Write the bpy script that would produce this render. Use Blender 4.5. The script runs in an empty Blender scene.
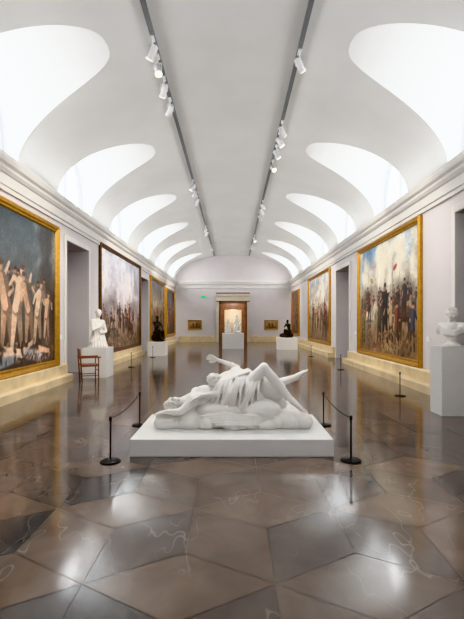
import bpy, bmesh, math, random
import numpy as np
from mathutils import Vector, Matrix
random.seed(4)
S=bpy.context.scene
COL=S.collection
# ---------------------------------------------------------------- materials
def s2l(c):
    return tuple(((v/255)/12.92 if v/255<=0.04045 else (((v/255)+0.055)/1.055)**2.4) for v in c)
def mat(name,rgb,rough=0.5,metal=0.0,noise=0.0,nscale=5.0,bump=0.0,bscale=40.0,emit=None,estr=0.0):
    m=bpy.data.materials.new(name); m.use_nodes=True
    nt=m.node_tree; b=nt.nodes['Principled BSDF']
    c=s2l(rgb)
    b.inputs['Roughness'].default_value=rough; b.inputs['Metallic'].default_value=metal
    tc=nt.nodes.new('ShaderNodeTexCoord')
    n=nt.nodes.new('ShaderNodeTexNoise'); n.inputs['Scale'].default_value=nscale; n.inputs['Detail'].default_value=6
    nt.links.new(tc.outputs['Object'],n.inputs['Vector'])
    r=nt.nodes.new('ShaderNodeValToRGB')
    lo=[max(0,x*(1-noise)) for x in c]; hi=[min(1,x*(1+noise)) for x in c]
    r.color_ramp.elements[0].position=0.3; r.color_ramp.elements[1].position=0.7
    r.color_ramp.elements[0].color=(*lo,1); r.color_ramp.elements[1].color=(*hi,1)
    nt.links.new(n.outputs['Fac'],r.inputs['Fac']); nt.links.new(r.outputs['Color'],b.inputs['Base Color'])
    if bump>0:
        n2=nt.nodes.new('ShaderNodeTexNoise'); n2.inputs['Scale'].default_value=bscale
        nt.links.new(tc.outputs['Object'],n2.inputs['Vector'])
        bp=nt.nodes.new('ShaderNodeBump'); bp.inputs['Strength'].default_value=bump; bp.inputs['Distance'].default_value=0.02
        nt.links.new(n2.outputs['Fac'],bp.inputs['Height']); nt.links.new(bp.outputs['Normal'],b.inputs['Normal'])
    if emit:
        b.inputs['Emission Color'].default_value=(*s2l(emit),1); b.inputs['Emission Strength'].default_value=estr
    return m
M_wall=mat('lilac_wall_paint',(213,207,208),0.8,noise=0.03,nscale=1.5)
M_ceil=mat('vault_plaster',(234,235,234),0.85,noise=0.03,nscale=0.8)
M_corn=mat('cornice_plaster',(220,217,213),0.6,noise=0.03)
M_base=mat('cream_marble',(218,198,160),0.3,noise=0.14,nscale=2.5)
M_white=mat('plinth_paint',(226,225,223),0.5,noise=0.02)
M_marble=mat('white_marble',(240,237,232),0.42,noise=0.04,nscale=4)
M_bronze=mat('dark_bronze',(38,32,30),0.35,metal=0.6,noise=0.3,nscale=6)
M_gold=mat('gilded_wood',(186,140,58),0.35,metal=0.75,noise=0.2,nscale=12,bump=0.3,bscale=60)
M_darkgold=mat('dark_gilded_wood',(92,62,34),0.4,metal=0.4,noise=0.2,nscale=12)
M_black=mat('black_metal',(28,28,30),0.35,metal=0.6)
M_rope=mat('barrier_cord',(35,33,34),0.7)
M_door=mat('dark_door_wood',(86,80,80),0.5,noise=0.12,nscale=4)
M_brown=mat('brown_marble',(120,84,62),0.3,noise=0.3,nscale=4)
M_ivory=mat('ivory_stone',(214,204,186),0.5,noise=0.06,nscale=3)
M_wood=mat('chair_wood',(122,70,40),0.45,noise=0.25,nscale=15)
M_track=mat('track_grey',(120,122,124),0.5)
M_spot=mat('spotlight_white',(235,235,235),0.4)
M_lens=mat('spotlight_lens',(255,250,240),0.4,emit=(255,248,235),estr=8.0)
M_win=mat('frosted_window_glass',(240,245,250),0.4,emit=(250,252,254),estr=8.8)
M_wframe=mat('window_frame_paint',(205,208,212),0.5)
M_green=mat('exit_sign_green',(30,150,90),0.4,emit=(40,200,120),estr=0.7)
M_warm=mat('far_room_wall_paint',(212,198,174),0.8,noise=0.04)
M_label=mat('label_card',(235,235,232),0.6)
def floor_material():
    m=bpy.data.materials.new('polished_marble_tiles'); m.use_nodes=True
    nt=m.node_tree; b=nt.nodes['Principled BSDF']
    at=nt.nodes.new('ShaderNodeAttribute'); at.attribute_name='tile'
    tc=nt.nodes.new('ShaderNodeTexCoord')
    n=nt.nodes.new('ShaderNodeTexNoise'); n.inputs['Scale'].default_value=2.2; n.inputs['Detail'].default_value=9; n.inputs['Distortion'].default_value=1.2
    nt.links.new(tc.outputs['Object'],n.inputs['Vector'])
    r=nt.nodes.new('ShaderNodeValToRGB'); r.color_ramp.elements[0].color=(0.8,0.79,0.78,1); r.color_ramp.elements[1].color=(1.2,1.18,1.16,1)
    r.color_ramp.elements[0].position=0.35; r.color_ramp.elements[1].position=0.68
    nt.links.new(n.outputs['Fac'],r.inputs['Fac'])
    mx=nt.nodes.new('ShaderNodeMix'); mx.data_type='RGBA'; mx.blend_type='MULTIPLY'; mx.inputs['Factor'].default_value=1
    nt.links.new(at.outputs['Color'],mx.inputs['A']); nt.links.new(r.outputs['Color'],mx.inputs['B'])
    mp=nt.nodes.new('ShaderNodeMapping'); mp.inputs['Scale'].default_value=(1.0,0.45,1.0); mp.inputs['Rotation'].default_value=(0,0,0.7)
    nt.links.new(tc.outputs['Object'],mp.inputs['Vector'])
    n3=nt.nodes.new('ShaderNodeTexNoise'); n3.inputs['Scale'].default_value=1.5; n3.inputs['Detail'].default_value=3; n3.inputs['Roughness'].default_value=0.6
    nt.links.new(mp.outputs['Vector'],n3.inputs['Vector'])
    r2=nt.nodes.new('ShaderNodeValToRGB'); cr=r2.color_ramp
    cr.elements[0].position=0.496; cr.elements[0].color=(0,0,0,1); cr.elements[1].position=0.504; cr.elements[1].color=(0,0,0,1)
    e_=cr.elements.new(0.5); e_.color=(0.45,0.45,0.45,1)
    nt.links.new(n3.outputs['Fac'],r2.inputs['Fac'])
    n4=nt.nodes.new('ShaderNodeTexNoise'); n4.inputs['Scale'].default_value=1.3
    nt.links.new(tc.outputs['Object'],n4.inputs['Vector'])
    r4=nt.nodes.new('ShaderNodeValToRGB'); r4.color_ramp.elements[0].position=0.42; r4.color_ramp.elements[1].position=0.58
    nt.links.new(n4.outputs['Fac'],r4.inputs['Fac'])
    mu=nt.nodes.new('ShaderNodeMath'); mu.operation='MULTIPLY'
    nt.links.new(r2.outputs['Color'],mu.inputs[0]); nt.links.new(r4.outputs['Color'],mu.inputs[1])
    mx2=nt.nodes.new('ShaderNodeMix'); mx2.data_type='RGBA'; mx2.blend_type='MIX'
    nt.links.new(mu.outputs[0],mx2.inputs['Factor']); nt.links.new(mx.outputs['Result'],mx2.inputs['A']); mx2.inputs['B'].default_value=(0.42,0.36,0.31,1)
    nt.links.new(mx2.outputs['Result'],b.inputs['Base Color'])
    r3=nt.nodes.new('ShaderNodeMapRange'); r3.inputs['To Min'].default_value=0.09; r3.inputs['To Max'].default_value=0.16
    nt.links.new(n.outputs['Fac'],r3.inputs['Value']); nt.links.new(r3.outputs['Result'],b.inputs['Roughness'])
    b.inputs['IOR'].default_value=1.7
    return m
M_floor=floor_material()
M_grout=mat('tile_joint',(92,82,76),0.3)
# ---------------------------------------------------------------- helpers
def mkobj(name,bm,m,smooth=False):
    me=bpy.data.meshes.new(name); bm.normal_update(); bm.to_mesh(me); bm.free()
    ms=m if isinstance(m,(list,tuple)) else [m]
    for x in ms: me.materials.append(x)
    if smooth:
        for p in me.polygons: p.use_smooth=True
    o=bpy.data.objects.new(name,me); COL.objects.link(o); return o
def add_box(bm,x0,x1,y0,y1,z0,z1,mi=0,M=None):
    vs=[Vector(p) for p in [(x0,y0,z0),(x1,y0,z0),(x1,y1,z0),(x0,y1,z0),(x0,y0,z1),(x1,y0,z1),(x1,y1,z1),(x0,y1,z1)]]
    if M is not None: vs=[M@v for v in vs]
    v=[bm.verts.new(p) for p in vs]
    for f in [(3,2,1,0),(4,5,6,7),(0,1,5,4),(1,2,6,5),(2,3,7,6),(3,0,4,7)]:
        fc=bm.faces.new([v[i] for i in f]); fc.material_index=mi
def boxes(name,lst,m,bevel=0.0):
    bm=bmesh.new()
    for b in lst: add_box(bm,*b)
    o=mkobj(name,bm,m)
    if bevel>0:
        md=o.modifiers.new('bevel','BEVEL'); md.width=bevel; md.segments=2; md.limit_method='ANGLE'
    return o
def group(name,objs,loc):
    e=bpy.data.objects.new(name,None); e.location=loc; e.empty_display_size=0.2; COL.objects.link(e)
    for o in objs:
        o.parent=e; o.matrix_parent_inverse=Matrix.Translation(-Vector(loc))
    return e
def add_lathe(bm,prof,c,n=24,mi=0,M=None):
    rings=[]
    for r,z in prof:
        ring=[]
        for i in range(n):
            a=2*math.pi*i/n
            p=Vector((r*math.cos(a),r*math.sin(a),z))
            if M is not None: p=M@p
            ring.append(bm.verts.new(p+Vector(c)))
        rings.append(ring)
    for a,b in zip(rings[:-1],rings[1:]):
        for i in range(n):
            f=bm.faces.new([a[i],a[(i+1)%n],b[(i+1)%n],b[i]]); f.material_index=mi; f.smooth=True
    f=bm.faces.new(rings[0][::-1]); f.material_index=mi
    f=bm.faces.new(rings[-1]); f.material_index=mi
def add_tube(bm,p1,p2,r1,r2=None,n=12,mi=0):
    p1=Vector(p1);p2=Vector(p2); d=p2-p1
    if r2 is None: r2=r1
    q=d.to_track_quat('Z','Y').to_matrix().to_4x4()
    add_lathe(bm,[(r1,0),(r2,d.length)],p1,n,mi,q)
def extrude_profile(name,prof,y0,y1,m,side):
    bm=bmesh.new()
    a=[bm.verts.new((side*(HW-o),y0,h)) for o,h in prof]; b=[bm.verts.new((side*(HW-o),y1,h)) for o,h in prof]
    n=len(prof)
    for i in range(n):
        bm.faces.new([a[i],a[(i+1)%n],b[(i+1)%n],b[i]])
    bm.faces.new(a); bm.faces.new(b[::-1])
    bmesh.ops.recalc_face_normals(bm,faces=bm.faces)
    return mkobj(name,bm,m)
# ---------------------------------------------------------------- room shell
HW=4.5; Y0=-5.0; Y1=32.0; HC=4.75; VR=2.0; XO=4.85
CENTERS=[7.36+4.45*k for k in range(-2,6)]
AW=1.24; AHS={-1:1.735,1:1.77}
def xv(H):
    return HW*math.sqrt(max(0,1-((H-HC)/VR)**2))
def hv(x):
    return HC+VR*math.sqrt(max(0,1-(x/HW)**2))
def half_profile():
    pts=[]
    N=18
    for i in range(N+1):
        t=math.pi/2*i/N
        pts.append((math.cos(t)**(2/2.7) if i<N else 0.0, math.sin(t)**(2/2.7)))
    return pts
HPf=half_profile()
LP=[(-u,h) for u,h in HPf]+[(u,h) for u,h in HPf[::-1]][1:]
rows=[(Y0,0.0)]
for c in CENTERS:
    rows.append((c-AW-0.02,0.0))
    for u,h in LP: rows.append((c+u*AW,h))
    rows.append((c+AW+0.02,0.0))
rows.append((Y1,0.0))
bm=bmesh.new(); N=64; prev=None
for y,h in rows:
    tL=math.asin(min(1,h*AHS[-1]/VR)); tR=math.asin(min(1,h*AHS[1]/VR)); ring=[]
    for i in range(N+1):
        a=tL+(math.pi-tL-tR)*i/N
        ring.append(bm.verts.new((-HW*math.cos(a),y,HC+VR*math.sin(a))))
    if prev:
        for i in range(N): bm.faces.new([prev[i],prev[i+1],ring[i+1],ring[i]])
    prev=ring
ceil=mkobj('ceiling',bm,M_ceil,True)
k=0
for c in CENTERS:
    for s in (-1,1):
        AH=AHS[s]
        bm=bmesh.new(); pa=None
        for u,h in LP:
            y=c+u*AW; H=HC+h*AH
            x=xv(H)
            a=bm.verts.new((s*x,y,H)); b=bm.verts.new((s*XO,y,H))
            if pa: 
                f=bm.faces.new([pa[0],pa[1],b,a]); f.smooth=True
            pa=(a,b)
        v=[bm.verts.new(p) for p in [(s*(HW-0.09),c-AW,HC+.006),(s*XO,c-AW,HC+.006),(s*XO,c+AW,HC+.006),(s*(HW-0.09),c+AW,HC+.006)]]
        bm.faces.new(v)
        mkobj('trim_%d'%(k+10),bm,M_ceil)
        bm=bmesh.new()
        vs=[bm.verts.new((s*XO,c+u*AW,HC+h*AH)) for u,h in LP]
        bm.faces.new(vs)
        g=mkobj('glass',bm,M_win)
        bm=bmesh.new()
        o1=[];o2=[];o3=[]
        for u,h in LP:
            o1.append(bm.verts.new((s*(XO-0.08),c+u*AW,HC+h*AH))); 
            o2.append(bm.verts.new((s*(XO-0.08),c+u*(AW-0.1),HC+0.08+h*(AH-0.18))))
            o3.append(bm.verts.new((s*(XO-0.01),c+u*(AW-0.1),HC+0.08+h*(AH-0.18))))
        n=len(LP)
        for i in range(n):
            j=(i+1)%n
            bm.faces.new([o1[i],o1[j],o2[j],o2[i]]); bm.faces.new([o2[i],o2[j],o3[j],o3[i]])
        add_box(bm,s*(XO-0.02),s*(XO-0.08),c-0.03,c+0.03,HC+0.05,HC+AH-0.08)
        bmesh.ops.recalc_face_normals(bm,faces=bm.faces)
        f=mkobj('frame',bm,M_wframe)
        k+=1
        group('window_%d'%k,[g,f],(s*XO,c,HC+0.8))
DL=[(11.1,12.8),(20.0,21.9)]; DR=[(6.4,8.3),(15.9,17.9)]; DH=3.75
WT=1.1
dn=0
for s,doors,nm in ((-1,DL,'left'),(1,DR,'right')):
    lst=[]; y=Y0
    xs=sorted((s*HW,s*(HW+WT)))
    for a,b in doors:
        lst.append((xs[0],xs[1],y,a,0,HC)); lst.append((xs[0],xs[1],a,b,DH,HC)); y=b
    lst.append((xs[0],xs[1],y,Y1,0,HC))
    boxes('wall_'+nm,lst,M_wall)
    for a,b in doors:
        dn+=1
        X=s*(HW+WT-0.25)
        bm=bmesh.new(); mid=(a+b)/2
        for (p,q) in ((a+0.005,mid-0.005),(mid+0.005,b-0.005)):
            xx=sorted((X,X+s*0.06)); add_box(bm,xx[0],xx[1],p,q,0.0,DH-0.005)
            for (z0,z1) in ((0.25,1.1),(1.3,2.3),(2.5,3.5)):
                xx=sorted((X,X-s*0.025)); add_box(bm,xx[0],xx[1],p+0.15,q-0.15,z0,z1)
        add_tube(bm,(X-s*0.07,mid-0.07,1.0),(X-s*0.07,mid-0.07,1.25),0.012)
        mkobj('door_%d'%dn,bm,M_door)
        o=0.14; xx=sorted((s*HW,s*(HW-0.04)))
        boxes('trim_door_%d'%dn,[(xx[0],xx[1],a-o,a,0.0,DH+o),(xx[0],xx[1],b,b+o,0.0,DH+o),(xx[0],xx[1],a,b,DH,DH+o)],M_corn,0.008)
    extrude_profile('trim_cornice_'+nm,[(0,4.12),(0.05,4.12),(0.05,4.2),(0.08,4.22),(0.08,4.42),(0.11,4.44),(0.15,4.5),(0.15,4.55),(0.2,4.6),(0.22,4.68),(0.22,4.75),(0.0,4.755)],Y0,Y1,M_corn,s)
    P=[(0,0),(0.34,0),(0.34,0.17),(0.31,0.19),(0.14,0.19),(0.14,0.42),(0.11,0.45),(0,0.45)]
    if s<0: P=[(o*0.75,h) for o,h in P]
    y=Y0; segs=[]
    for a,b in doors: segs.append((y,a-0.14)); y=b+0.14
    segs.append((y,Y1))
    objs=[extrude_profile('segment_%d'%i,P,p,q,M_base,s) for i,(p,q) in enumerate(segs)]
    group('baseboard_'+nm,objs,(s*HW,0,0))
def vault_fan(bm,y,t):
    front=[];back=[]
    for i in range(33):
        a=math.pi*i/32
        p=(-HW*math.cos(a),HC+VR*math.sin(a))
        front.append(bm.verts.new((p[0],y,p[1]))); back.append(bm.verts.new((p[0],y+t,p[1])))
    bm.faces.new(front); bm.faces.new(back[::-1])
    for i in range(33):
        j=(i+1)%33
        bm.faces.new([front[i],back[i],back[j],front[j]])
DW=0.95; FDH=3.0
bm=bmesh.new()
add_box(bm,-HW-WT,-DW,Y1,Y1+0.5,0,HC); add_box(bm,DW,HW+WT,Y1,Y1+0.5,0,HC); add_box(bm,-DW,DW,Y1,Y1+0.5,FDH,HC)
vault_fan(bm,Y1,0.5); bmesh.ops.recalc_face_normals(bm,faces=bm.faces)
mkobj('wall_far',bm,M_wall)
bm=bmesh.new(); add_box(bm,-HW-WT,HW+WT,Y0-0.5,Y0,0,HC); vault_fan(bm,Y0-0.5,0.5); bmesh.ops.recalc_face_normals(bm,faces=bm.faces)
mkobj('wall_back',bm,M_wall)
boxes('trim_cornice_far',[(-HW,HW,Y1-0.06,Y1,4.15,4.45),(-HW,HW,Y1-0.15,Y1,4.45,4.6),(-HW,HW,Y1-0.2,Y1,4.6,4.75)],M_corn)
boxes('baseboard_far',[(-4.16,-1.32,Y1-0.12,Y1,0,0.45),(1.32,4.16,Y1-0.12,Y1,0,0.45)],M_base,0.01)
bm=bmesh.new()
for s in (-1,1):
    for x0,x1,d,mi in ((DW-0.02,DW+0.14,0.10,1),(DW+0.14,DW+0.34,0.16,0)):
        a,b=sorted((s*x0,s*x1)); add_box(bm,a,b,Y1-d,Y1+0.02,0,FDH+0.1,mi)
add_box(bm,-DW-0.34,DW+0.34,Y1-0.10,Y1+0.02,FDH,FDH+0.18,1)
add_box(bm,-DW-0.34,DW+0.34,Y1-0.16,Y1+0.02,FDH+0.18,FDH+0.55,0)
add_box(bm,-DW-0.42,DW+0.42,Y1-0.26,Y1+0.02,FDH+0.55,FDH+0.72,0)
add_box(bm,-DW-0.36,DW+0.36,Y1-0.20,Y1+0.02,FDH+0.72,FDH+0.82,1)
mkobj('trim_portal',bm,[M_ivory,M_brown])
YE=40.0
boxes('wall_next_room_left',[(-3.3,-3.0,Y1+0.5,YE,0,4.2)],M_warm)
boxes('wall_next_room_right',[(3.0,3.3,Y1+0.5,YE,0,4.2)],M_warm)
boxes('wall_next_room_far',[(-3.3,3.3,YE,YE+0.2,0,4.2)],M_warm)
boxes('ceiling_next_room',[(-3.3,3.3,Y1+0.5,YE+0.2,4.2,4.4)],M_ceil)
bm=bmesh.new()
for s in (-1,1):
    a,b=sorted((s*0.8,s*1.25)); add_box(bm,a,b,YE-1.2,YE-0.8,0,3.0)
add_box(bm,-1.4,1.4,YE-1.25,YE-0.8,2.7,3.4)
mkobj('trim_next_room_portal',bm,M_brown)
# floor tiles
bm=bmesh.new()
cl=bm.loops.layers.float_color.new('tile')
L=0.66
e=[Vector((math.cos(math.radians(a)),math.sin(math.radians(a)),0))*L for a in (90,210,330)]
a1=e[0]-e[1]; a2=e[0]-e[2]
tones=[(112,97,86),(106,93,84),(93,84,79)]
rnd=random.Random(9)
FX=HW+WT; 
for i in range(-60,61):
    for j in range(-60,61):
        o=a1*i+a2*j+Vector((0.25,3.1,0))
        if not(-FX-1<o.x<FX+1 and Y0-1<o.y<Y1+9): continue
        for t in range(3):
            A=[Vector((0,0,0)),-e[(t+1)%3],e[t],-e[(t+2)%3]]
            cen=sum(A,Vector())/4
            vs=[]
            for v in A:
                d=(cen-v); vv=v+d.normalized()*0.004
                vs.append(bm.verts.new((o.x+vv.x,o.y+vv.y,0.0)))
            f=bm.faces.new(vs)
            tn=tones[t] if rnd.random()>0.4 else tones[rnd.randrange(3)]
            if rnd.random()<0.06: tn=(78,74,73)
            k2=rnd.uniform(0.94,1.06); c=s2l([min(255,x*k2) for x in tn])
            for lp in f.loops: lp[cl]=(*c,1)
for f in bm.faces:
    f.normal_update()
    if f.normal.z<0: f.normal_flip()
for co,no in (((-FX,0,0),(-1,0,0)),((FX,0,0),(1,0,0)),((0,Y0,0),(0,-1,0)),((0,YE,0),(0,1,0))):
    bmesh.ops.bisect_plane(bm,geom=bm.verts[:]+bm.edges[:]+bm.faces[:],plane_co=co,plane_no=no,clear_outer=True)
add_box(bm,-FX,FX,Y0,YE,-0.1,-0.003,1)
mkobj('floor',bm,[M_floor,M_grout])
# ---------------------------------------------------------------- added vault fill lights and track lights
for s in (-1,1):  # unseen area strips added along the cornice to brighten the vault evenly
    ld=bpy.data.lights.new('vault_fill_light','AREA'); ld.shape='RECTANGLE'; ld.size=0.1; ld.size_y=Y1-Y0-1.0; ld.energy=90; ld.color=(1.0,0.99,0.97)
    lo=bpy.data.objects.new('vault_fill_light',ld); COL.objects.link(lo)
    d=Vector((-s*1.2,0,1)).normalized()
    z=-d; y=Vector((0,1,0)); x=y.cross(z)
    lo.matrix_world=Matrix(((x.x,y.x,z.x,s*4.34),(x.y,y.y,z.y,(Y0+Y1)/2),(x.z,y.z,z.z,4.79),(0,0,0,1)))
XL=-1.42; XR=1.24
for x in (XL,XR):
    h=hv(abs(x)+.05)-0.01
    boxes('light_track',[(x-0.04,x+0.04,Y0+0.3,Y1-0.4,h-0.05,h)],M_track)
def spot_head(x,y,tx,ty,tz,light=None,size=1.0):
    h=hv(abs(x)+.05)-0.061
    bm=bmesh.new()
    p=Vector((x,y,h-0.26)); d=(Vector((tx,ty,tz))-p).normalized()
    add_tube(bm,(x,y,h-0.01),(x,y,h-0.15),0.012)
    add_box(bm,x-0.03,x+0.03,y-0.07,y+0.07,h-0.035,h)
    q=d.to_track_quat('Z','Y').to_matrix().to_4x4()
    add_lathe(bm,[(0.04,-0.12),(0.06,-0.10),(0.062,0.08),(0.07,0.1),(0.07,0.13)],p,16,0,q)
    add_lathe(bm,[(0.058,0.125),(0.058,0.134)],p,16,1,q)
    add_box(bm,x-0.075,x-0.065,y-0.02,y+0.02,h-0.28,h-0.14); add_box(bm,x+0.065,x+0.075,y-0.02,y+0.02,h-0.28,h-0.14)
    add_box(bm,x-0.075,x+0.075,y-0.02,y+0.02,h-0.15,h-0.14)
    o=mkobj('track_spotlight',bm,[M_spot,M_lens])
    if light:
        ld=bpy.data.lights.new('spot_lamp','SPOT'); ld.energy=light; ld.spot_size=math.radians(62*size); ld.spot_blend=0.8
        ld.color=(1.0,0.93,0.82); ld.shadow_soft_size=0.08
        lo=bpy.data.objects.new('spot_lamp',ld); COL.objects.link(lo)
        lo.matrix_world=Matrix.Translation(p+d*0.16)@((-d).to_track_quat('Z','Y').to_matrix().to_4x4())
        mw=lo.matrix_world.copy(); lo.parent=o; lo.matrix_world=mw
LE=600
for y,tx,ty,tz,l in [(5.6,-4.4,7.2,1.9,LE),(7.3,-4.4,9.6,2.0,LE),(7.8,-0.3,5.4,0.6,350),(8.5,-3.6,11.4,1.3,250),(9.3,-4.4,14.0,2,None),
                     (14.6,-4.4,15.5,2.1,LE),(15.4,-4.4,18.4,2.1,LE),(16.4,-3.5,18.8,1,None),(21.6,-4.4,24.5,2,LE),(22.4,-4.4,24,2,None),(27.0,-4.4,29.5,2,LE),(27.8,-4.4,29,2,None)]:
    spot_head(XL,y,tx,ty,tz,l)
for y,tx,ty,tz,l in [(7.7,4.4,10.6,2.0,LE),(10.4,4.4,13.6,2.0,LE),(11.0,4.4,12,2,None),(11.8,4.4,13,2,None),(12.9,3.7,7.2,1.2,None),
                     (17.2,4.4,20.2,2.1,LE),(18.0,4.4,21,2,None),(19.0,4.4,23.0,2.1,LE),(24.0,3.0,22.9,1,150),(26.5,4.4,29.5,2.0,LE),(27.3,4.4,29,2,None)]:
    spot_head(XR,y,tx,ty,tz,l)
# ---------------------------------------------------------------- paintings (computed in code, stored as vertex colours)
def paint_mat(name):
    m=bpy.data.materials.new(name); m.use_nodes=True
    nt=m.node_tree; b=nt.nodes['Principled BSDF']; at=nt.nodes.new('ShaderNodeAttribute'); at.attribute_name='paint'
    tc=nt.nodes.new('ShaderNodeTexCoord'); n=nt.nodes.new('ShaderNodeTexNoise'); n.inputs['Scale'].default_value=14; n.inputs['Detail'].default_value=8
    nt.links.new(tc.outputs['Object'],n.inputs['Vector'])
    r=nt.nodes.new('ShaderNodeValToRGB'); r.color_ramp.elements[0].color=(.75,.75,.75,1); r.color_ramp.elements[1].color=(1.2,1.2,1.2,1)
    r.color_ramp.elements[0].position=.3; r.color_ramp.elements[1].position=.7
    nt.links.new(n.outputs['Fac'],r.inputs['Fac'])
    mx=nt.nodes.new('ShaderNodeMix'); mx.data_type='RGBA'; mx.blend_type='MULTIPLY'; mx.inputs['Factor'].default_value=1
    nt.links.new(at.outputs['Color'],mx.inputs['A']); nt.links.new(r.outputs['Color'],mx.inputs['B'])
    nt.links.new(mx.outputs['Result'],b.inputs['Base Color']); b.inputs['Roughness'].default_value=0.5
    return m
M_paint=paint_mat('oil_paint')
class Cv:
    def __init__(s,w,h,px=60,seed=1):
        s.w=w;s.h=h;s.nx=int(w*px)+1;s.ny=int(h*px)+1
        s.X,s.Y=np.meshgrid(np.linspace(0,w,s.nx),np.linspace(0,h,s.ny)); s.I=np.zeros((s.ny,s.nx,3)); s.r=np.random.RandomState(seed)
    def grad(s,stops):
        ys=[a for a,_ in stops]
        for k in range(3): s.I[...,k]=np.interp(s.Y/s.h,ys,[c[k] for _,c in stops])
    def noise(s,sc):
        gx=int(s.w/sc)+3; gy=int(s.h/sc)+3; g=s.r.rand(gy,gx)
        fx=s.X/sc; fy=s.Y/sc; ix=fx.astype(int); iy=fy.astype(int); tx=fx-ix; ty=fy-iy
        tx=tx*tx*(3-2*tx); ty=ty*ty*(3-2*ty)
        return (g[iy,ix]*(1-tx)+g[iy,ix+1]*tx)*(1-ty)+(g[iy+1,ix]*(1-tx)+g[iy+1,ix+1]*tx)*ty
    def fbm(s,sc): return sum(s.noise(sc/2**i)/2**i for i in range(4))/1.875
    def mix(s,m,c): s.I=s.I*(1-m[...,None])+np.array(c,float)*m[...,None]
    def clouds(s,c,sc,thr,y0,y1,am=1):
        f=np.clip((s.fbm(sc)-thr)*6,0,1)*np.clip((s.Y-y0)/.3,0,1)*np.clip((y1-s.Y)/.3,0,1); s.mix(f*am,c)
    def ell(s,x,y,rx,ry,c,ang=0,soft=.25):
        ca,sa=math.cos(ang),math.sin(ang); dx=s.X-x; dy=s.Y-y
        u=(dx*ca+dy*sa)/rx; v=(-dx*sa+dy*ca)/ry; d=np.sqrt(u*u+v*v); s.mix(np.clip((1+soft/2-d)/soft,0,1),c)
    def seg(s,p,q,r,c,r2=None):
        if r2 is None:r2=r
        px,py=p;qx,qy=q; dx=qx-px;dy=qy-py; L2=dx*dx+dy*dy+1e-9
        t=np.clip(((s.X-px)*dx+(s.Y-py)*dy)/L2,0,1); d=np.hypot(s.X-px-t*dx,s.Y-py-t*dy); rr=r+(r2-r)*t
        s.mix(np.clip((rr-d)/.02+.5,0,1),c)
    def man(s,x,b,h,cl,sk=(178,134,106),lg=(70,50,40),arm=None,hat=None,lean=None):
        k=h; j=(s.r.uniform(-.1,.1) if lean is None else lean)*k; tw=s.r.uniform(.8,1.3)
        dk=[v*.6 for v in cl]
        s.seg((x-.09*k*tw,b),(x-.04*k,b+.45*k),.035*k,lg,.07*k); s.seg((x+.1*k,b+.02),(x+.04*k,b+.45*k),.035*k,[v*.75 for v in lg],.07*k)
        s.seg((x,b+.45*k),(x+j,b+.76*k),.1*k,dk,.105*k); s.seg((x-.03*k,b+.46*k),(x+j-.035*k,b+.77*k),.065*k,cl,.07*k)
        for sg in(-1,1):
            a=arm if arm is not None else s.r.uniform(-1.5,1.3)
            sx=x+sg*.09*k+j; ex=sx+sg*.12*k*abs(math.cos(a))+.02*k; ey=b+.77*k+.15*k*math.sin(a)-.04*k
            s.seg((sx,b+.77*k),(ex,ey),.04*k,dk if sg>0 else cl,.032*k); s.seg((ex,ey),(ex+sg*s.r.uniform(-.4,1)*.12*k,ey+s.r.uniform(-.8,1)*.14*k),.028*k,sk,.02*k)
        hx=x+j*1.25; s.ell(hx,b+.91*k,.052*k,.068*k,[v*.75 for v in sk]); s.ell(hx-.012*k,b+.905*k,.036*k,.055*k,sk); s.ell(hx,b+.955*k,.056*k,.038*k,hat or (50,35,28))
    def horse(s,x,b,h,c,d=1):
        k=h
        for lx in(-.32,-.22,.22,.32): s.seg((x+lx*k,b),(x+lx*k*.9,b+.5*k),.025*k,[v*.75 for v in c],.06*k)
        s.ell(x,b+.6*k,.42*k,.19*k,c); s.seg((x+d*.3*k,b+.65*k),(x+d*.5*k,b+.95*k),.13*k,c,.08*k); s.seg((x+d*.5*k,b+.97*k),(x+d*.68*k,b+.8*k),.07*k,c,.045*k)
        s.seg((x-d*.4*k,b+.65*k),(x-d*.5*k,b+.25*k),.05*k,[v*.6 for v in c],.03*k); s.ell(x-.05*k,b+.68*k,.25*k,.07*k,[min(255,v*1.15+6) for v in c])
        s.ell(x,b+.48*k,.34*k,.06*k,[v*.6 for v in c])
    def strokes(s,n,x0,x1,y0,y1,cols,r=.04):
        for _ in range(n):
            x=s.r.uniform(x0,x1);y=s.r.uniform(y0,y1);a=s.r.uniform(0,3.14);c=cols[s.r.randint(len(cols))]
            s.ell(x,y,r*s.r.uniform(.7,2.5),r*s.r.uniform(.4,1),c,a,.6)
    def vary(s,am=.16): 
        f=1+(s.fbm(.3)-.5)*am*4+(s.fbm(.9)-.5)*am*3; s.I=np.clip(s.I*f[...,None],0,255)
def canvas_object(cv,name):
    nx,ny=cv.nx,cv.ny
    co=np.stack([cv.X-cv.w/2,np.zeros_like(cv.X),cv.Y-cv.h/2],-1).reshape(-1,3)
    idx=np.arange(nx*ny).reshape(ny,nx)
    f=np.stack([idx[:-1,:-1],idx[:-1,1:],idx[1:,1:],idx[1:,:-1]],-1).reshape(-1,4)
    me=bpy.data.meshes.new(name); me.from_pydata(co.tolist(),[],f.tolist())
    c=np.clip(cv.I/255,0,1); c=np.where(c<=0.04045,c/12.92,((c+.055)/1.055)**2.4).reshape(-1,3)
    ca=me.color_attributes.new('paint','FLOAT_COLOR','POINT')
    ca.data.foreach_set('color',np.concatenate([c,np.ones((len(c),1))],1).ravel().astype(np.float32))
    me.materials.append(M_paint); o=bpy.data.objects.new(name,me); COL.objects.link(o); return o
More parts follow.
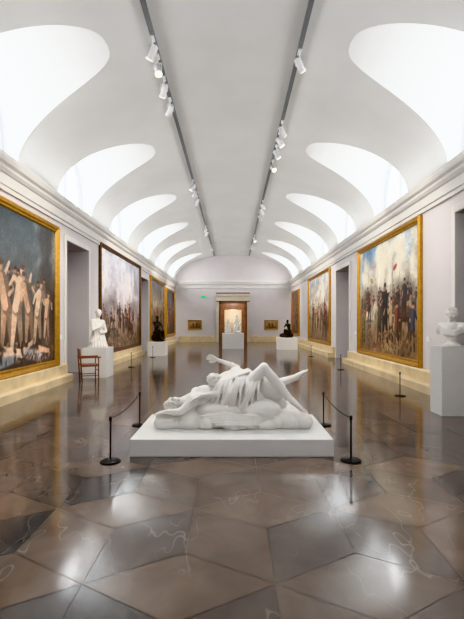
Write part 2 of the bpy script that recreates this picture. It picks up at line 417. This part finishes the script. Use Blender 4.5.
def frame_object(w,h,fw,m):
    bm=bmesh.new(); P=[(-fw,0),(-fw,-.07),(-fw*.8,-.10),(-fw*.5,-.085),(-fw*.3,-.055),(-fw*.12,-.06),(0,-.03),(0.0,0)]
    loops=[]
    for o,d in P: loops.append([bm.verts.new(p) for p in [(-w/2+o,d,-h/2+o),(w/2-o,d,-h/2+o),(w/2-o,d,h/2-o),(-w/2+o,d,h/2-o)]])
    n=len(P)
    for i in range(n):
        a=loops[i];b=loops[(i+1)%n]
        for j in range(4): bm.faces.new([a[j],a[(j+1)%4],b[(j+1)%4],b[j]])
    bmesh.ops.recalc_face_normals(bm,faces=bm.faces)
    return mkobj('frame',bm,m)
def hang(cv,loc,rz,fw,m,name='framed_painting'):
    c=canvas_object(cv,'canvas'); c.location=(0,-0.02,0); f=frame_object(cv.w,cv.h,fw,m)
    e=bpy.data.objects.new(name,None); COL.objects.link(e); e.location=loc; e.rotation_euler=(0,0,rz)
    c.parent=e; f.parent=e; return e
LW=math.radians(90); RW=math.radians(-90)
def lw(cv,y0,y1,z0,m,fw=.17,x=-4.495): hang(cv,(x,(y0+y1)/2,z0+cv.h/2),LW,fw,m)
def rw(cv,y0,y1,z0,m,fw=.17,x=4.495): hang(cv,(x,(y0+y1)/2,z0+cv.h/2),RW,fw,m)
EAR=[(96,68,50),(70,62,64),(140,114,88),(118,64,48),(88,80,66),(158,130,100),(60,46,40)]
def crowd(cv,n,x0,x1,b0,b1,h0,h1,cols=EAR,sk=(178,134,106)):
    L=sorted([(cv.r.uniform(b0,b1),cv.r.uniform(x0,x1)) for _ in range(n)],reverse=True)
    for b,x in L: cv.man(x,b,cv.r.uniform(h0,h1),cols[cv.r.randint(len(cols))],sk,cols[cv.r.randint(len(cols))])
# A : dark stormy landscape, pale nude figures
A=Cv(4.9,3.2,seed=3); A.grad([(0,(66,56,48)),(.25,(88,76,66)),(.5,(84,84,82)),(.8,(80,88,92)),(1,(58,68,74))])
A.clouds((140,146,144),.9,.48,1.4,3.4,.8); A.clouds((52,50,50),1.1,.54,1.2,3.4,.8)
A.ell(4.6,1.2,.6,.9,(58,46,38),.3,.8); A.ell(3.9,.4,1.2,.45,(80,64,54),0,.8); A.ell(1.5,.7,1.4,.8,(72,58,48),0,.8)
crowd(A,7,2.4,4.7,.95,1.15,.9,1.05,[(110,88,72),(128,100,80),(84,80,80)],(164,124,98))
for i,(x,b,h,l) in enumerate([(2.2,.4,1.8,.06),(2.7,.5,1.7,-.1),(3.1,.45,1.75,.1),(3.6,.55,1.5,-.12),(4.0,.5,1.45,.1),(4.45,.6,1.1,.08)]):
    sk=(226,192,162) if i%2==0 else (202,162,132)
    A.man(x,b,h,sk,sk,tuple(v*.86 for v in sk),lean=l,hat=(96,66,44))
for x in (0.4,.9,1.3,1.7): A.man(x,.4,1.5,(90+30*x,76,60))
A.seg((2.5,.35),(3.3,.28),.14,(226,194,166),.09); A.seg((3.3,.3),(3.75,.5),.07,(220,186,158),.05); A.ell(3.8,.22,.5,.12,(176,178,184),-.15,.5); A.ell(2.6,.15,.6,.1,(140,146,156),.1,.5); A.seg((4.0,.35),(4.6,.25),.08,(204,164,134),.05)
A.strokes(70,1.6,4.8,.05,.55,[(74,56,46),(112,92,76),(54,48,46),(140,114,92)],.05); A.vary(.12)
lw(A,5.45,10.35,.6,M_gold)
B=Cv(5.7,3.55,seed=8); B.grad([(0,(120,98,82)),(.22,(150,124,104)),(.36,(172,156,152)),(.6,(194,188,194)),(1,(178,180,192))])
B.clouds((218,210,210),1.3,.47,1.5,3.8,.8); B.ell(1.0,1.5,1.1,.4,(152,140,140),.1,.7); B.ell(4.6,1.4,1.3,.5,(158,144,142),-.1,.7)
crowd(B,34,.2,5.5,.15,.85,.8,1.05,EAR)
B.horse(1.5,.25,1.0,(150,128,112)); B.horse(3.9,.2,1.05,(84,60,46),-1); B.man(1.5,.7,1.1,(190,170,150)); B.man(3.9,.7,1.1,(120,60,50))
B.strokes(110,.2,5.5,.05,.5,[(120,96,74),(88,66,52),(160,138,112)],.06); B.vary(.12)
lw(B,13.95,19.65,.55,M_darkgold,.15)
C=Cv(4.6,3.3,seed=12); C.grad([(0,(86,62,44)),(.4,(130,100,74)),(.6,(150,130,110)),(1,(96,96,104))]); C.clouds((180,164,140),1,.5,1.6,3.6,.8)
crowd(C,18,.2,4.4,.2,.8,1.1,1.5); C.vary(); lw(C,22.3,26.9,.6,M_gold,.16)
D=Cv(3.9,3.0,seed=14); D.grad([(0,(70,54,44)),(.5,(120,96,80)),(1,(70,74,84))])
crowd(D,12,.2,3.7,.2,.6,1.2,1.6); D.vary(); lw(D,27.6,31.5,.7,M_gold,.16)
# E : open-air battle scene
E=Cv(4.55,3.3,seed=21); E.grad([(0,(136,108,80)),(.2,(156,126,94)),(.42,(156,138,114)),(.55,(188,190,182)),(.8,(152,178,198)),(1,(120,154,186))])
E.clouds((232,222,202),1.1,.44,1.7,3.5,.95); E.clouds((172,168,164),.7,.6,1.6,3.2,.6); E.ell(.9,1.75,.9,.3,(150,136,118),.1,.8); E.ell(3.8,1.7,.9,.35,(138,124,106),-.1,.8)
crowd(E,34,.1,4.45,.9,1.3,.6,.8,[(104,76,58),(84,78,80),(140,118,92),(124,72,56)])
for i in range(7): E.seg((.5+i*.55,1.5),(.6+i*.57,2.2+.12*(i%3)),.009,(100,82,62))
E.seg((2.9,1.7),(2.95,2.6),.014,(80,62,44)); E.ell(3.1,2.45,.15,.07,(156,66,50),.4,.5); E.ell(1.2,2.25,.15,.08,(180,150,80),-.3,.5)
crowd(E,12,.2,4.4,.55,.9,.95,1.15,EAR)
E.horse(.95,.4,1.15,(196,182,160)); E.man(.95,.95,1.15,(110,62,48)); E.horse(3.75,.45,1.15,(84,58,42),-1); E.man(3.7,1.0,1.1,(52,54,66))
E.man(2.35,.35,1.75,(34,32,36),lg=(30,28,32),lean=0); E.man(1.85,.3,1.3,(78,80,66)); E.man(2.8,.3,1.35,(168,146,108)); E.man(3.2,.25,1.25,(126,66,52)); E.man(.35,.2,1.25,(150,126,72)); E.man(4.2,.2,1.25,(66,72,92))
E.seg((1.4,.2),(2.0,.28),.1,(112,70,56),.06); E.seg((2.6,.15),(3.3,.22),.08,(170,144,112),.06)
E.strokes(130,.1,4.4,.05,.7,[(120,92,64),(90,68,50),(160,130,98)],.06); E.vary(.13)
rw(E,9.95,14.5,.62,M_gold,.17)
F=Cv(5.1,3.3,seed=31); F.grad([(0,(120,96,76)),(.3,(168,144,116)),(.6,(200,188,170)),(1,(176,180,184))]); F.clouds((222,214,200),1,.48,1.6,3.6,.8)
crowd(F,20,.2,4.9,.2,.8,1.0,1.4); F.horse(4.0,.2,1.4,(110,70,50),-1); F.man(4.0,.9,1.2,(160,64,52)); F.vary(); rw(F,19.1,24.2,.62,M_gold,.16)
G=Cv(3.3,2.9,seed=37); G.grad([(0,(90,60,44)),(.5,(150,96,66)),(1,(110,90,76))])
crowd(G,10,.2,3.1,.2,.6,1.2,1.6); G.vary(); rw(G,27.9,31.2,.75,M_gold,.15)
for sx,sd in ((-1,41),(1,43)):
    H_=Cv(.85,.55,px=60,seed=sd); H_.grad([(0,(96,72,50)),(.5,(150,120,84)),(1,(176,160,130))]); H_.man(.3,.08,.38,(90,50,40)); H_.man(.55,.08,.36,(60,60,70)); H_.vary()
    hang(H_,(sx*2.95,Y1-.005,1.32),0,.1,M_gold)
for p in [(-4.5,10.75,1.1,-1),(-4.5,13.35,1.1,-1),(4.5,9.5,1.1,1),(4.5,15.15,1.1,1)]:
    xx=sorted((p[0],p[0]-p[3]*.01)); boxes('wall_label',[(xx[0],xx[1],p[1]-.08,p[1]+.08,p[2],p[2]+.12)],M_label)
boxes('exit_sign',[(-2.48,-2.12,Y1-.06,Y1,3.42,3.58)],M_green)
# ---------------------------------------------------------------- sculpture toolkit
def ico(bm,M,sub=2):
    bmesh.ops.create_icosphere(bm,subdivisions=sub,radius=1,matrix=M)
class Clay:
    def __init__(s): s.bm=bmesh.new(); s.T=Matrix.Identity(4)
    def ell(s,c,r,rot=None):
        if not hasattr(r,'__len__'): r=(r,r,r)
        M=Matrix.Translation(Vector(c))@(rot.to_4x4() if rot is not None else Matrix.Identity(4))@Matrix.Diagonal((*r,1))
        ico(s.bm,s.T@M,3 if max(r)>.05 else 2)
    def cap(s,a,b,r1,r2=None):
        if r2 is None:r2=r1
        a=Vector(a);b=Vector(b); t=bmesh.new()
        ico(t,Matrix.Translation(a)@Matrix.Scale(r1,4),2); ico(t,Matrix.Translation(b)@Matrix.Scale(r2,4),2)
        res=bmesh.ops.convex_hull(t,input=t.verts[:])
        junk=[g for g in res['geom_interior'] if isinstance(g,bmesh.types.BMVert)]
        bmesh.ops.delete(t,geom=list(set(junk)),context='VERTS')
        t.transform(s.T); me=bpy.data.meshes.new('t'); t.to_mesh(me); t.free(); s.bm.from_mesh(me); bpy.data.meshes.remove(me)
    def path(s,pts,rs):
        for i in range(len(pts)-1): s.cap(pts[i],pts[i+1],rs[i],rs[i+1])
    def head(s,c,fwd,up,k=1.0,hair='curls',seed=1):
        f=Vector(fwd).normalized(); u=Vector(up); u=(u-f*u.dot(f)).normalized(); r=f.cross(u)
        Mh=Matrix(((r.x,f.x,u.x,c[0]),(r.y,f.y,u.y,c[1]),(r.z,f.z,u.z,c[2]),(0,0,0,1)))@Matrix.Scale(k,4)
        old=s.T; s.T=old@Mh
        s.ell((0,-.01,.03),(.075,.092,.085)); s.ell((0,.02,-.03),(.06,.066,.085)); s.ell((0,.055,-.095),(.03,.028,.024))
        s.cap((0,.083,.012),(0,.104,-.03),.008,.014); s.cap((-.036,.077,.026),(.036,.077,.026),.011)
        for q in(-1,1):
            s.ell((q*.03,.072,.004),.014); s.ell((q*.036,.055,-.035),(.024,.022,.024)); s.ell((q*.073,0,-.01),(.012,.022,.032))
        s.cap((-.018,.085,-.056),(.018,.085,-.056),.0065); s.cap((-.015,.082,-.068),(.015,.082,-.068),.0075)
        rr=random.Random(seed)
        if hair:
            for i in range(70):
                th=rr.uniform(0,2*math.pi); z=rr.uniform(-.3,1); q=math.sqrt(max(0,1-z*z))
                x=q*math.cos(th); y=q*math.sin(th)
                if y>.45 and z<.55: continue
                s.ell((x*.078,-.012+y*.094,.035+z*.085),rr.uniform(.014,.024))
            if hair=='bun': s.ell((0,-.11,.02),.045)
            if hair=='long':
                for i in range(9):
                    a=(i/8-.5)*2.4; s.path([(math.sin(a)*.075,-math.cos(a)*.085,.02),(math.sin(a)*.1,-.02-math.cos(a)*.1,-.12),(math.sin(a)*.11,-.02-math.cos(a)*.1,-.24)],[.028,.03,.016])
        s.T=old
    def hand(s,w,d,n,k=1.0,curl=.35):
        d=Vector(d).normalized(); n=Vector(n); n=(n-d*n.dot(d)).normalized(); l=d.cross(n); w=Vector(w)
        for i in range(4):
            o=l*((i-1.5)*.021*k); s.cap(w,w+d*.085*k+o,.02*k,.013*k)
            ln=(.07,.08,.075,.058)[i]*k; b=w+d*.085*k+o*1.1; m=b+(d+n*curl*.5+l*(i-1.5)*.06).normalized()*ln*.55
            t=m+(d*.8+n*curl).normalized()*ln*.5; s.path([b,m,t],[.011*k,.0095*k,.008*k])
        b=w+d*.03*k-l*.03*k; s.path([b,b+(d*.7-l*.7)*.045*k,b+(d*.9-l*.45)*.085*k],[.014*k,.012*k,.009*k])
    def foot(s,an,toe,k=1.0):
        an=Vector(an);toe=Vector(toe); d=(toe-an).normalized(); 
        side=d.cross(Vector((0,0,1))); side=side.normalized() if side.length>.1 else Vector((0,1,0))
        s.cap(an,an-d*.045*k,.042*k,.036*k); s.cap(an,toe,.042*k,.028*k); s.cap(an,toe+side*.025*k,.035*k,.022*k); s.cap(an,toe-side*.025*k,.035*k,.022*k)
        for i in range(5): p=toe+side*(i-2)*.018*k; s.cap(p,p+d*(.045-.005*i)*k,.012*k,.010*k)
    def body(s,J,k=1.0,legs=True,arms=('L','R')):
        V={a:Vector(b) for a,b in J.items()}
        pel,ch,nk=V['pelvis'],V['chest'],V['neck']; wa=(pel*.55+ch*.45)
        s.cap(pel,wa,.125*k,.105*k); s.cap(wa,ch,.105*k,.135*k); s.cap(ch,nk,.11*k,.06*k)
        s.cap(V['shL'],V['shR'],.066*k); 
        for q in 'LR':
            s.cap(V['sh'+q]*.72+ch*.28,wa,.08*k,.075*k); s.cap(V['hip'+q],pel,.11*k,.11*k); s.cap(V['hip'+q],wa,.1*k,.085*k)
        s.cap(nk,V['head'],.056*k,.05*k)
        for q in arms:
            s.path([V['sh'+q],V['sh'+q]*.6+V['el'+q]*.4,V['el'+q]],[.062*k,.054*k,.042*k])
            s.path([V['el'+q],V['el'+q]*.7+V['wr'+q]*.3,V['wr'+q]],[.042*k,.043*k,.027*k])
        if legs:
            for q in 'LR':
                s.path([V['hip'+q],V['hip'+q]*.6+V['kn'+q]*.4,V['kn'+q]],[.105*k,.092*k,.06*k]); s.ell(V['kn'+q],.062*k)
                s.path([V['kn'+q],V['kn'+q]*.7+V['an'+q]*.3,V['an'+q]],[.057*k,.062*k,.036*k]); s.foot(V['an'+q],V['toe'+q],k)
    def finish(s,name,m,voxel=.01,smooth=2,T=None,zmin=None):
        if T is not None: s.bm.transform(T)
        o=mkobj(name,s.bm,m)
        r=o.modifiers.new('r','REMESH'); r.mode='VOXEL'; r.voxel_size=voxel; r.use_smooth_shade=True
        sm=o.modifiers.new('s','SMOOTH'); sm.factor=.5; sm.iterations=smooth
        dg=bpy.context.evaluated_depsgraph_get(); dg.update()
        me=bpy.data.meshes.new_from_object(o.evaluated_get(dg)); o.modifiers.clear(); o.data=me
        for p in me.polygons: p.use_smooth=True
        if zmin is not None:
            n=len(me.vertices); a=np.empty(n*3,dtype=np.float32); me.vertices.foreach_get('co',a); a=a.reshape(-1,3); a[:,2]=np.maximum(a[:,2],zmin+.0005); me.vertices.foreach_set('co',a.ravel())
        if not me.materials: me.materials.append(m)
        return o
# ---------------------------------------------------------------- main reclining group
boxes('sculpture_platform',[(-1.19,1.16,4.74,6.05,0.0,.2)],M_white,.006)
c=Clay(); rr=random.Random(5)
for i in range(46):
    x=-.86+1.76*(i/45)+rr.uniform(-.04,.04); w=1-abs(x)*.25
    for yy in (5.3,5.46,5.65): c.ell((x,yy+rr.uniform(-.04,.04),.27+rr.uniform(-.02,.02)),(rr.uniform(.09,.16),rr.uniform(.1,.17)*w,rr.uniform(.085,.14)))
c.ell((0,5.48,.26),(.93,.31,.11)); c.ell((0.05,5.48,.33),(.8,.26,.16)); c.ell((.42,5.5,.45),(.3,.2,.2))
JA=dict(pelvis=(.02,5.45,.58),chest=(-.38,5.42,.58),neck=(-.58,5.38,.55),head=(-.72,5.32,.50),shL=(-.5,5.24,.56),shR=(-.5,5.6,.6),
 elL=(-.66,5.17,.42),wrL=(-.84,5.2,.42),elR=(-.3,5.75,.5),wrR=(-.12,5.72,.62),hipL=(.06,5.36,.58),hipR=(.06,5.55,.6),
 knL=(.40,5.33,.96),anL=(.74,5.24,.56),toeL=(.88,5.22,.44),knR=(.5,5.6,.68),anR=(.86,5.62,.80),toeR=(.97,5.6,.87))
c.body(JA,1.08); c.head((-.76,5.31,.50),(-.25,-.55,.65),(-1,.1,-.15),1.0,'curls',2); c.hand((-.84,5.2,.42),(-1,0,-.15),(0,0,-1)); 
JB=dict(pelvis=(.28,5.66,.76),chest=(.04,5.54,.82),neck=(-.1,5.46,.84),head=(-.2,5.42,.8),shL=(.0,5.36,.78),shR=(.04,5.66,.88),
 elL=(-.2,5.22,.64),wrL=(-.4,5.2,.62),elR=(.06,5.6,.93),wrR=(-.2,5.54,1.04),hipL=(.3,5.58,.72),hipR=(.3,5.76,.72),knL=(.3,5.6,.5),knR=(.3,5.8,.5),anL=(.6,5.7,.42),anR=(.62,5.8,.42),toeL=(.75,5.7,.42),toeR=(.78,5.8,.42))
c.body(JB,.95); c.head((-.24,5.38,.76),(-.5,-.5,-.5),(-.6,-.2,.6),.95,'curls',6); c.hand((-.2,5.54,1.04),(-1,-.1,.35),(0,-1,-.3)); c.hand((-.4,5.2,.62),(-1,0,-.4),(0,0,-1))
c.ell((.06,5.45,.56),(.4,.25,.24)); c.ell((.22,5.5,.72),(.3,.2,.17)); c.ell((-.12,5.34,.42),(.36,.18,.14)); c.ell((.34,5.3,.42),(.28,.16,.15)); c.ell((.5,5.42,.66),(.2,.14,.16))
for i in range(17):
    x0=-.1+.5*i/16; sh=-.34+.02*rr.uniform(-1,1)+.012*i; pts=[];rs=[]
    for t in range(9):
        q=t/8; ph=math.radians(88-150*q); R_=1+.04*math.sin(i*2.1+q*4)
        ex=x0+sh*q+.03*math.sin(q*5+i)
        rx=math.sqrt(max(.15,1-((ex-.06)/.55)**2))
        pts.append((ex,5.47-.275*math.cos(ph)*R_*rx-.02,.565+.27*math.sin(ph)*R_*rx+.03)); rs.append(.012+.012*math.sin(math.pi*min(1,q*1.1+.05)))
    c.path(pts,rs)
for i in range(7):
    c.path([(-.22+.02*i,5.3+.05*i,.74+.01*i),(.0,5.3+.05*i,.83+.012*(i%3)),(.2,5.36+.05*i,.9-.01*(i%2)),(.36,5.44+.045*i,.8)],[.012,.02,.02,.012])
for i in range(5):
    c.path([(-.42+.05*i,5.2-.012*i,.36-.025*i),(-.1,5.15-.01*i,.40-.03*i),(.25,5.15,.38-.028*i),(.55-.03*i,5.2,.34-.02*i)],[.014,.02,.02,.013])
c.finish('reclining_marble_sculpture',M_marble,.0085,2,None,.2)
# ---------------------------------------------------------------- busts and other sculptures
def plinth(x,y,w,d,h):
    return boxes('display_plinth',[(x-w/2,x+w/2,y-d/2,y+d/2,0,h)],M_white,.005)
def bust(name,x,y,z,k,rz,seed,hair='curls',drape=True,lean=0):
    c=Clay()
    for r,a,b in ((.13,0.0,.03),(.10,.03,.05),(.07,.05,.13),(.1,.13,.15)): 
        t=bmesh.new(); add_lathe(t,[(r,a-.006),(r,b+.006)],(0,0,0),24); me=bpy.data.meshes.new('t'); t.to_mesh(me); t.free(); c.bm.from_mesh(me); bpy.data.meshes.remove(me)
    c.cap((0,0,.16),(0,0,.3),.1,.14); c.cap((-.17,0,.33),(.17,0,.33),.075); c.cap((-.1,.02,.28),(.1,.02,.28),.1); c.ell((-.2,0,.29),(.065,.07,.09)); c.ell((.2,0,.29),(.065,.07,.09))
    c.cap((0,.0,.36),(0,.015,.46),.06,.055); c.head((lean,.03,.54),(.35,1,.02),(lean*2,0,1),1.02,hair,seed)
    if drape:
        for i in range(8):
            t=i/7; c.path([(-.24+.04*t,-.02,.34-.1*t),(-.05,.12,.25-.06*t),(.12,.1,.3-.1*t),(.23-.02*t,0,.4-.16*t)],[.022,.026,.024,.02])
    T=Matrix.Translation((x,y,z))@Matrix.Rotation(rz,4,'Z')@Matrix.Scale(k,4)
    return c.finish(name,M_marble,.007*k,1,T,z)
plinth(3.68,6.98,.5,.4,1.15)
bust('marble_bust',3.7,6.98,1.15,.97,math.radians(150),11,'bun')
plinth(-3.84,11.75,.68,.68,.83)
c=Clay()
JH=dict(pelvis=(0,0,.25),chest=(.02,0,.6),neck=(.02,.02,.8),head=(.03,.03,.9),shL=(-.17,0,.72),shR=(.19,0,.74),elL=(-.24,.05,.46),wrL=(-.05,.2,.42),elR=(.25,.08,.5),wrR=(.06,.2,.6),hipL=(-.1,0,.25),hipR=(.1,0,.25))
c.body(JH,1,False); c.head((.03,.05,.96),(.5,1,-.15),(.1,0,1),.95,'bun',8); c.hand((-.05,.2,.42),(1,.1,.2),(0,-1,0)); c.hand((.06,.2,.6),(-.6,0,.6),(0,-1,0))
c.ell((0,0,.1),(.26,.22,.14)); c.cap((0,0,.1),(0,0,.35),.22,.15)
for i in range(18):
    a=2*math.pi*i/18; c.path([(.13*math.cos(a),.11*math.sin(a),.48),(.18*math.cos(a+.1),.17*math.sin(a+.1),.28),(.25*math.cos(a+.25),.22*math.sin(a+.25),.03)],[.022,.028,.03])
for i in range(5): c.path([(-.17,.02,.76-.03*i),(0,.13,.62-.04*i),(.18,.05,.5-.04*i)],[.02,.024,.02])
c.finish('marble_half_figure',M_marble,.009,1,Matrix.Translation((-3.84,11.75,.83))@Matrix.Rotation(math.radians(-120),4,'Z'),.83)
def seated(c,off=(0,0,0),k=1.0,rz=0,hair='curls',seed=3,bend=.0):
    T=c.T; c.T=T@Matrix.Translation(off)@Matrix.Rotation(rz,4,'Z')@Matrix.Scale(k,4)
    J=dict(pelvis=(0,0,.5),chest=(0,.05+bend,.9),neck=(0,.08+bend,1.1),head=(0,.1+bend,1.2),shL=(-.19,.04+bend,1.02),shR=(.19,.06+bend,1.02),elL=(-.27,.2,.8),wrL=(-.14,.38,.68),elR=(.26,.25+bend,.82),wrR=(.08,.25+bend,1.02),
      hipL=(-.1,.02,.48),hipR=(.1,.02,.48),knL=(-.14,.45,.55),knR=(.13,.44,.62),anL=(-.14,.42,.12),anR=(.12,.5,.2),toeL=(-.15,.56,.07),toeR=(.13,.63,.14))
    c.body(J); c.head((0,.12+bend,1.27),(0.1,1,-.3),(0,0,1),1.0,hair,seed); c.hand((-.14,.38,.68),(.3,.7,-.4),(0,0,-1)); c.hand((.08,.25+bend,1.02),(-.3,-.1,.8),(0,-1,0))
    c.ell((0,-.02,.2),(.27,.25,.24)); c.ell((0,.2,.05),(.3,.36,.07)); c.ell((.05,.45,.08),(.2,.2,.08))
    for i in range(6): c.path([(-.2+.08*i,.12,.56),(-.22+.09*i,.4,.5),(-.24+.1*i,.42,.14)],[.03,.034,.026])
    c.T=T
plinth(-3.5,19.2,.8,.8,.64); c=Clay(); seated(c,(0,-.12,0),.86,0,'curls',4); c.finish('seated_bronze_figure',M_bronze,.014,1,Matrix.Translation((-3.5,19.2,.64))@Matrix.Rotation(math.radians(-130),4,'Z'),.64)
plinth(3.05,23.4,1.1,.9,.67); c=Clay(); seated(c,(-.1,-.15,0),.72,0,'curls',4,.12); c.ell((.28,0,.12),(.2,.28,.14)); c.finish('seated_bronze_figure',M_bronze,.014,1,Matrix.Translation((3.05,23.4,.67))@Matrix.Rotation(math.radians(120),4,'Z'),.67)
plinth(0,24.3,1.25,1.0,.9); c=Clay(); seated(c,(-.2,-.1,0),.78,.2,'long',4,.1); seated(c,(.25,-.1,0),.62,-.3,'curls',9,.05); c.finish('seated_marble_group',M_marble,.014,1,Matrix.Translation((0,24.3,.9))@Matrix.Rotation(math.radians(180),4,'Z'),.9)
# ---------------------------------------------------------------- stanchions
def stanchion(x,y,h=.5):
    bm=bmesh.new()
    add_lathe(bm,[(.115,0),(.115,.008),(.105,.016),(.03,.022),(.012,.028)],(x,y,0),28)
    add_lathe(bm,[(.0095,.02),(.0095,h-.03)],(x,y,0),14); add_lathe(bm,[(.014,h-.05),(.017,h-.045),(.017,h-.01),(.011,h)],(x,y,0),14)
    mkobj('rope_stanchion',bm,M_black)
def rope(p,q,sag=.05,r=.006):
    p=Vector(p);q=Vector(q); bm=bmesh.new(); n=16; pts=[]
    for i in range(n+1):
        t=i/n; v=p.lerp(q,t); v.z-=sag*4*t*(1-t); pts.append(v)
    rings=[]
    for i,v in enumerate(pts):
        d=(pts[min(i+1,n)]-pts[max(i-1,0)]).normalized(); s_=d.cross(Vector((0,0,1))).normalized(); u=s_.cross(d)
        rings.append([bm.verts.new(v+(s_*math.cos(a)+u*math.sin(a))*r) for a in [2*math.pi*j/8 for j in range(8)]])
    for a,b in zip(rings[:-1],rings[1:]):
        for j in range(8): bm.faces.new([a[j],a[(j+1)%8],b[(j+1)%8],b[j]])
    mkobj('barrier_rope',bm,M_rope,True)
for s,x in ((-1,-1.36),(1,1.32)):
    stanchion(x,4.6+.02*s); stanchion(x*1.03,6.2); rope((x,4.6+.02*s+.018,.475),(x*1.03,6.182,.475))
for s in (-1,1):
    for a in ((8.65,13.4,18.5) if s>0 else (14.2,18.0)): stanchion(s*3.5,a,.5)
# ---------------------------------------------------------------- chair
bm=bmesh.new(); T=Matrix.Translation((-3.75,10.75,0))@Matrix.Rotation(math.radians(-62),4,'Z')
def tb(a,b,r): add_tube(bm,T@Vector(a),T@Vector(b),r)
for sx in (-.22,.22):
    tb((sx,.2,0),(sx,.2,.64),.016); tb((sx,-.2,0),(sx,-.25,.86),.016); tb((sx,-.26,.64),(sx,.26,.64),.018); tb((sx,-.2,.18),(sx,.2,.18),.011); tb((sx,-.2,.42),(sx,.2,.42),.014)
tb((-.22,.2,.3),(.22,.2,.3),.011); tb((-.22,-.2,.22),(.22,-.2,.22),.011); tb((-.22,-.25,.84),(.22,-.25,.84),.016)
add_box(bm,-.23,.23,-.21,.22,.42,.455,0,T); add_box(bm,-.2,.2,-.255,-.235,.6,.82,0,T)
mkobj('wooden_armchair',bm,M_wood)
# ---------------------------------------------------------------- lights
for loc,e_ in (((0,36,3.8),260),((0,39.4,2.5),60)):
    l=bpy.data.lights.new('next_room_lamp','POINT'); l.energy=e_; l.color=(1,.9,.76); l.shadow_soft_size=.3
    o=bpy.data.objects.new('next_room_lamp',l); o.location=loc; COL.objects.link(o)
w=bpy.data.worlds.new('World'); S.world=w; w.use_nodes=True
w.node_tree.nodes['Background'].inputs['Color'].default_value=(.6,.7,.85,1); w.node_tree.nodes['Background'].inputs['Strength'].default_value=.5
try: S.view_settings.view_transform='Khronos PBR Neutral'
except Exception: S.view_settings.view_transform='Standard'
S.view_settings.exposure=0.12
# ---------------------------------------------------------------- camera
cd=bpy.data.cameras.new('camera'); cam=bpy.data.objects.new('camera',cd); COL.objects.link(cam)
cd.sensor_fit='VERTICAL'; cd.sensor_height=36; cd.lens=24.0; cd.shift_y=12.5/619; cd.shift_x=-1/619
cam.location=(0,0,1.55); cam.rotation_euler=(math.radians(90),0,0); cd.clip_end=200; cd.clip_start=.05
S.camera=cam
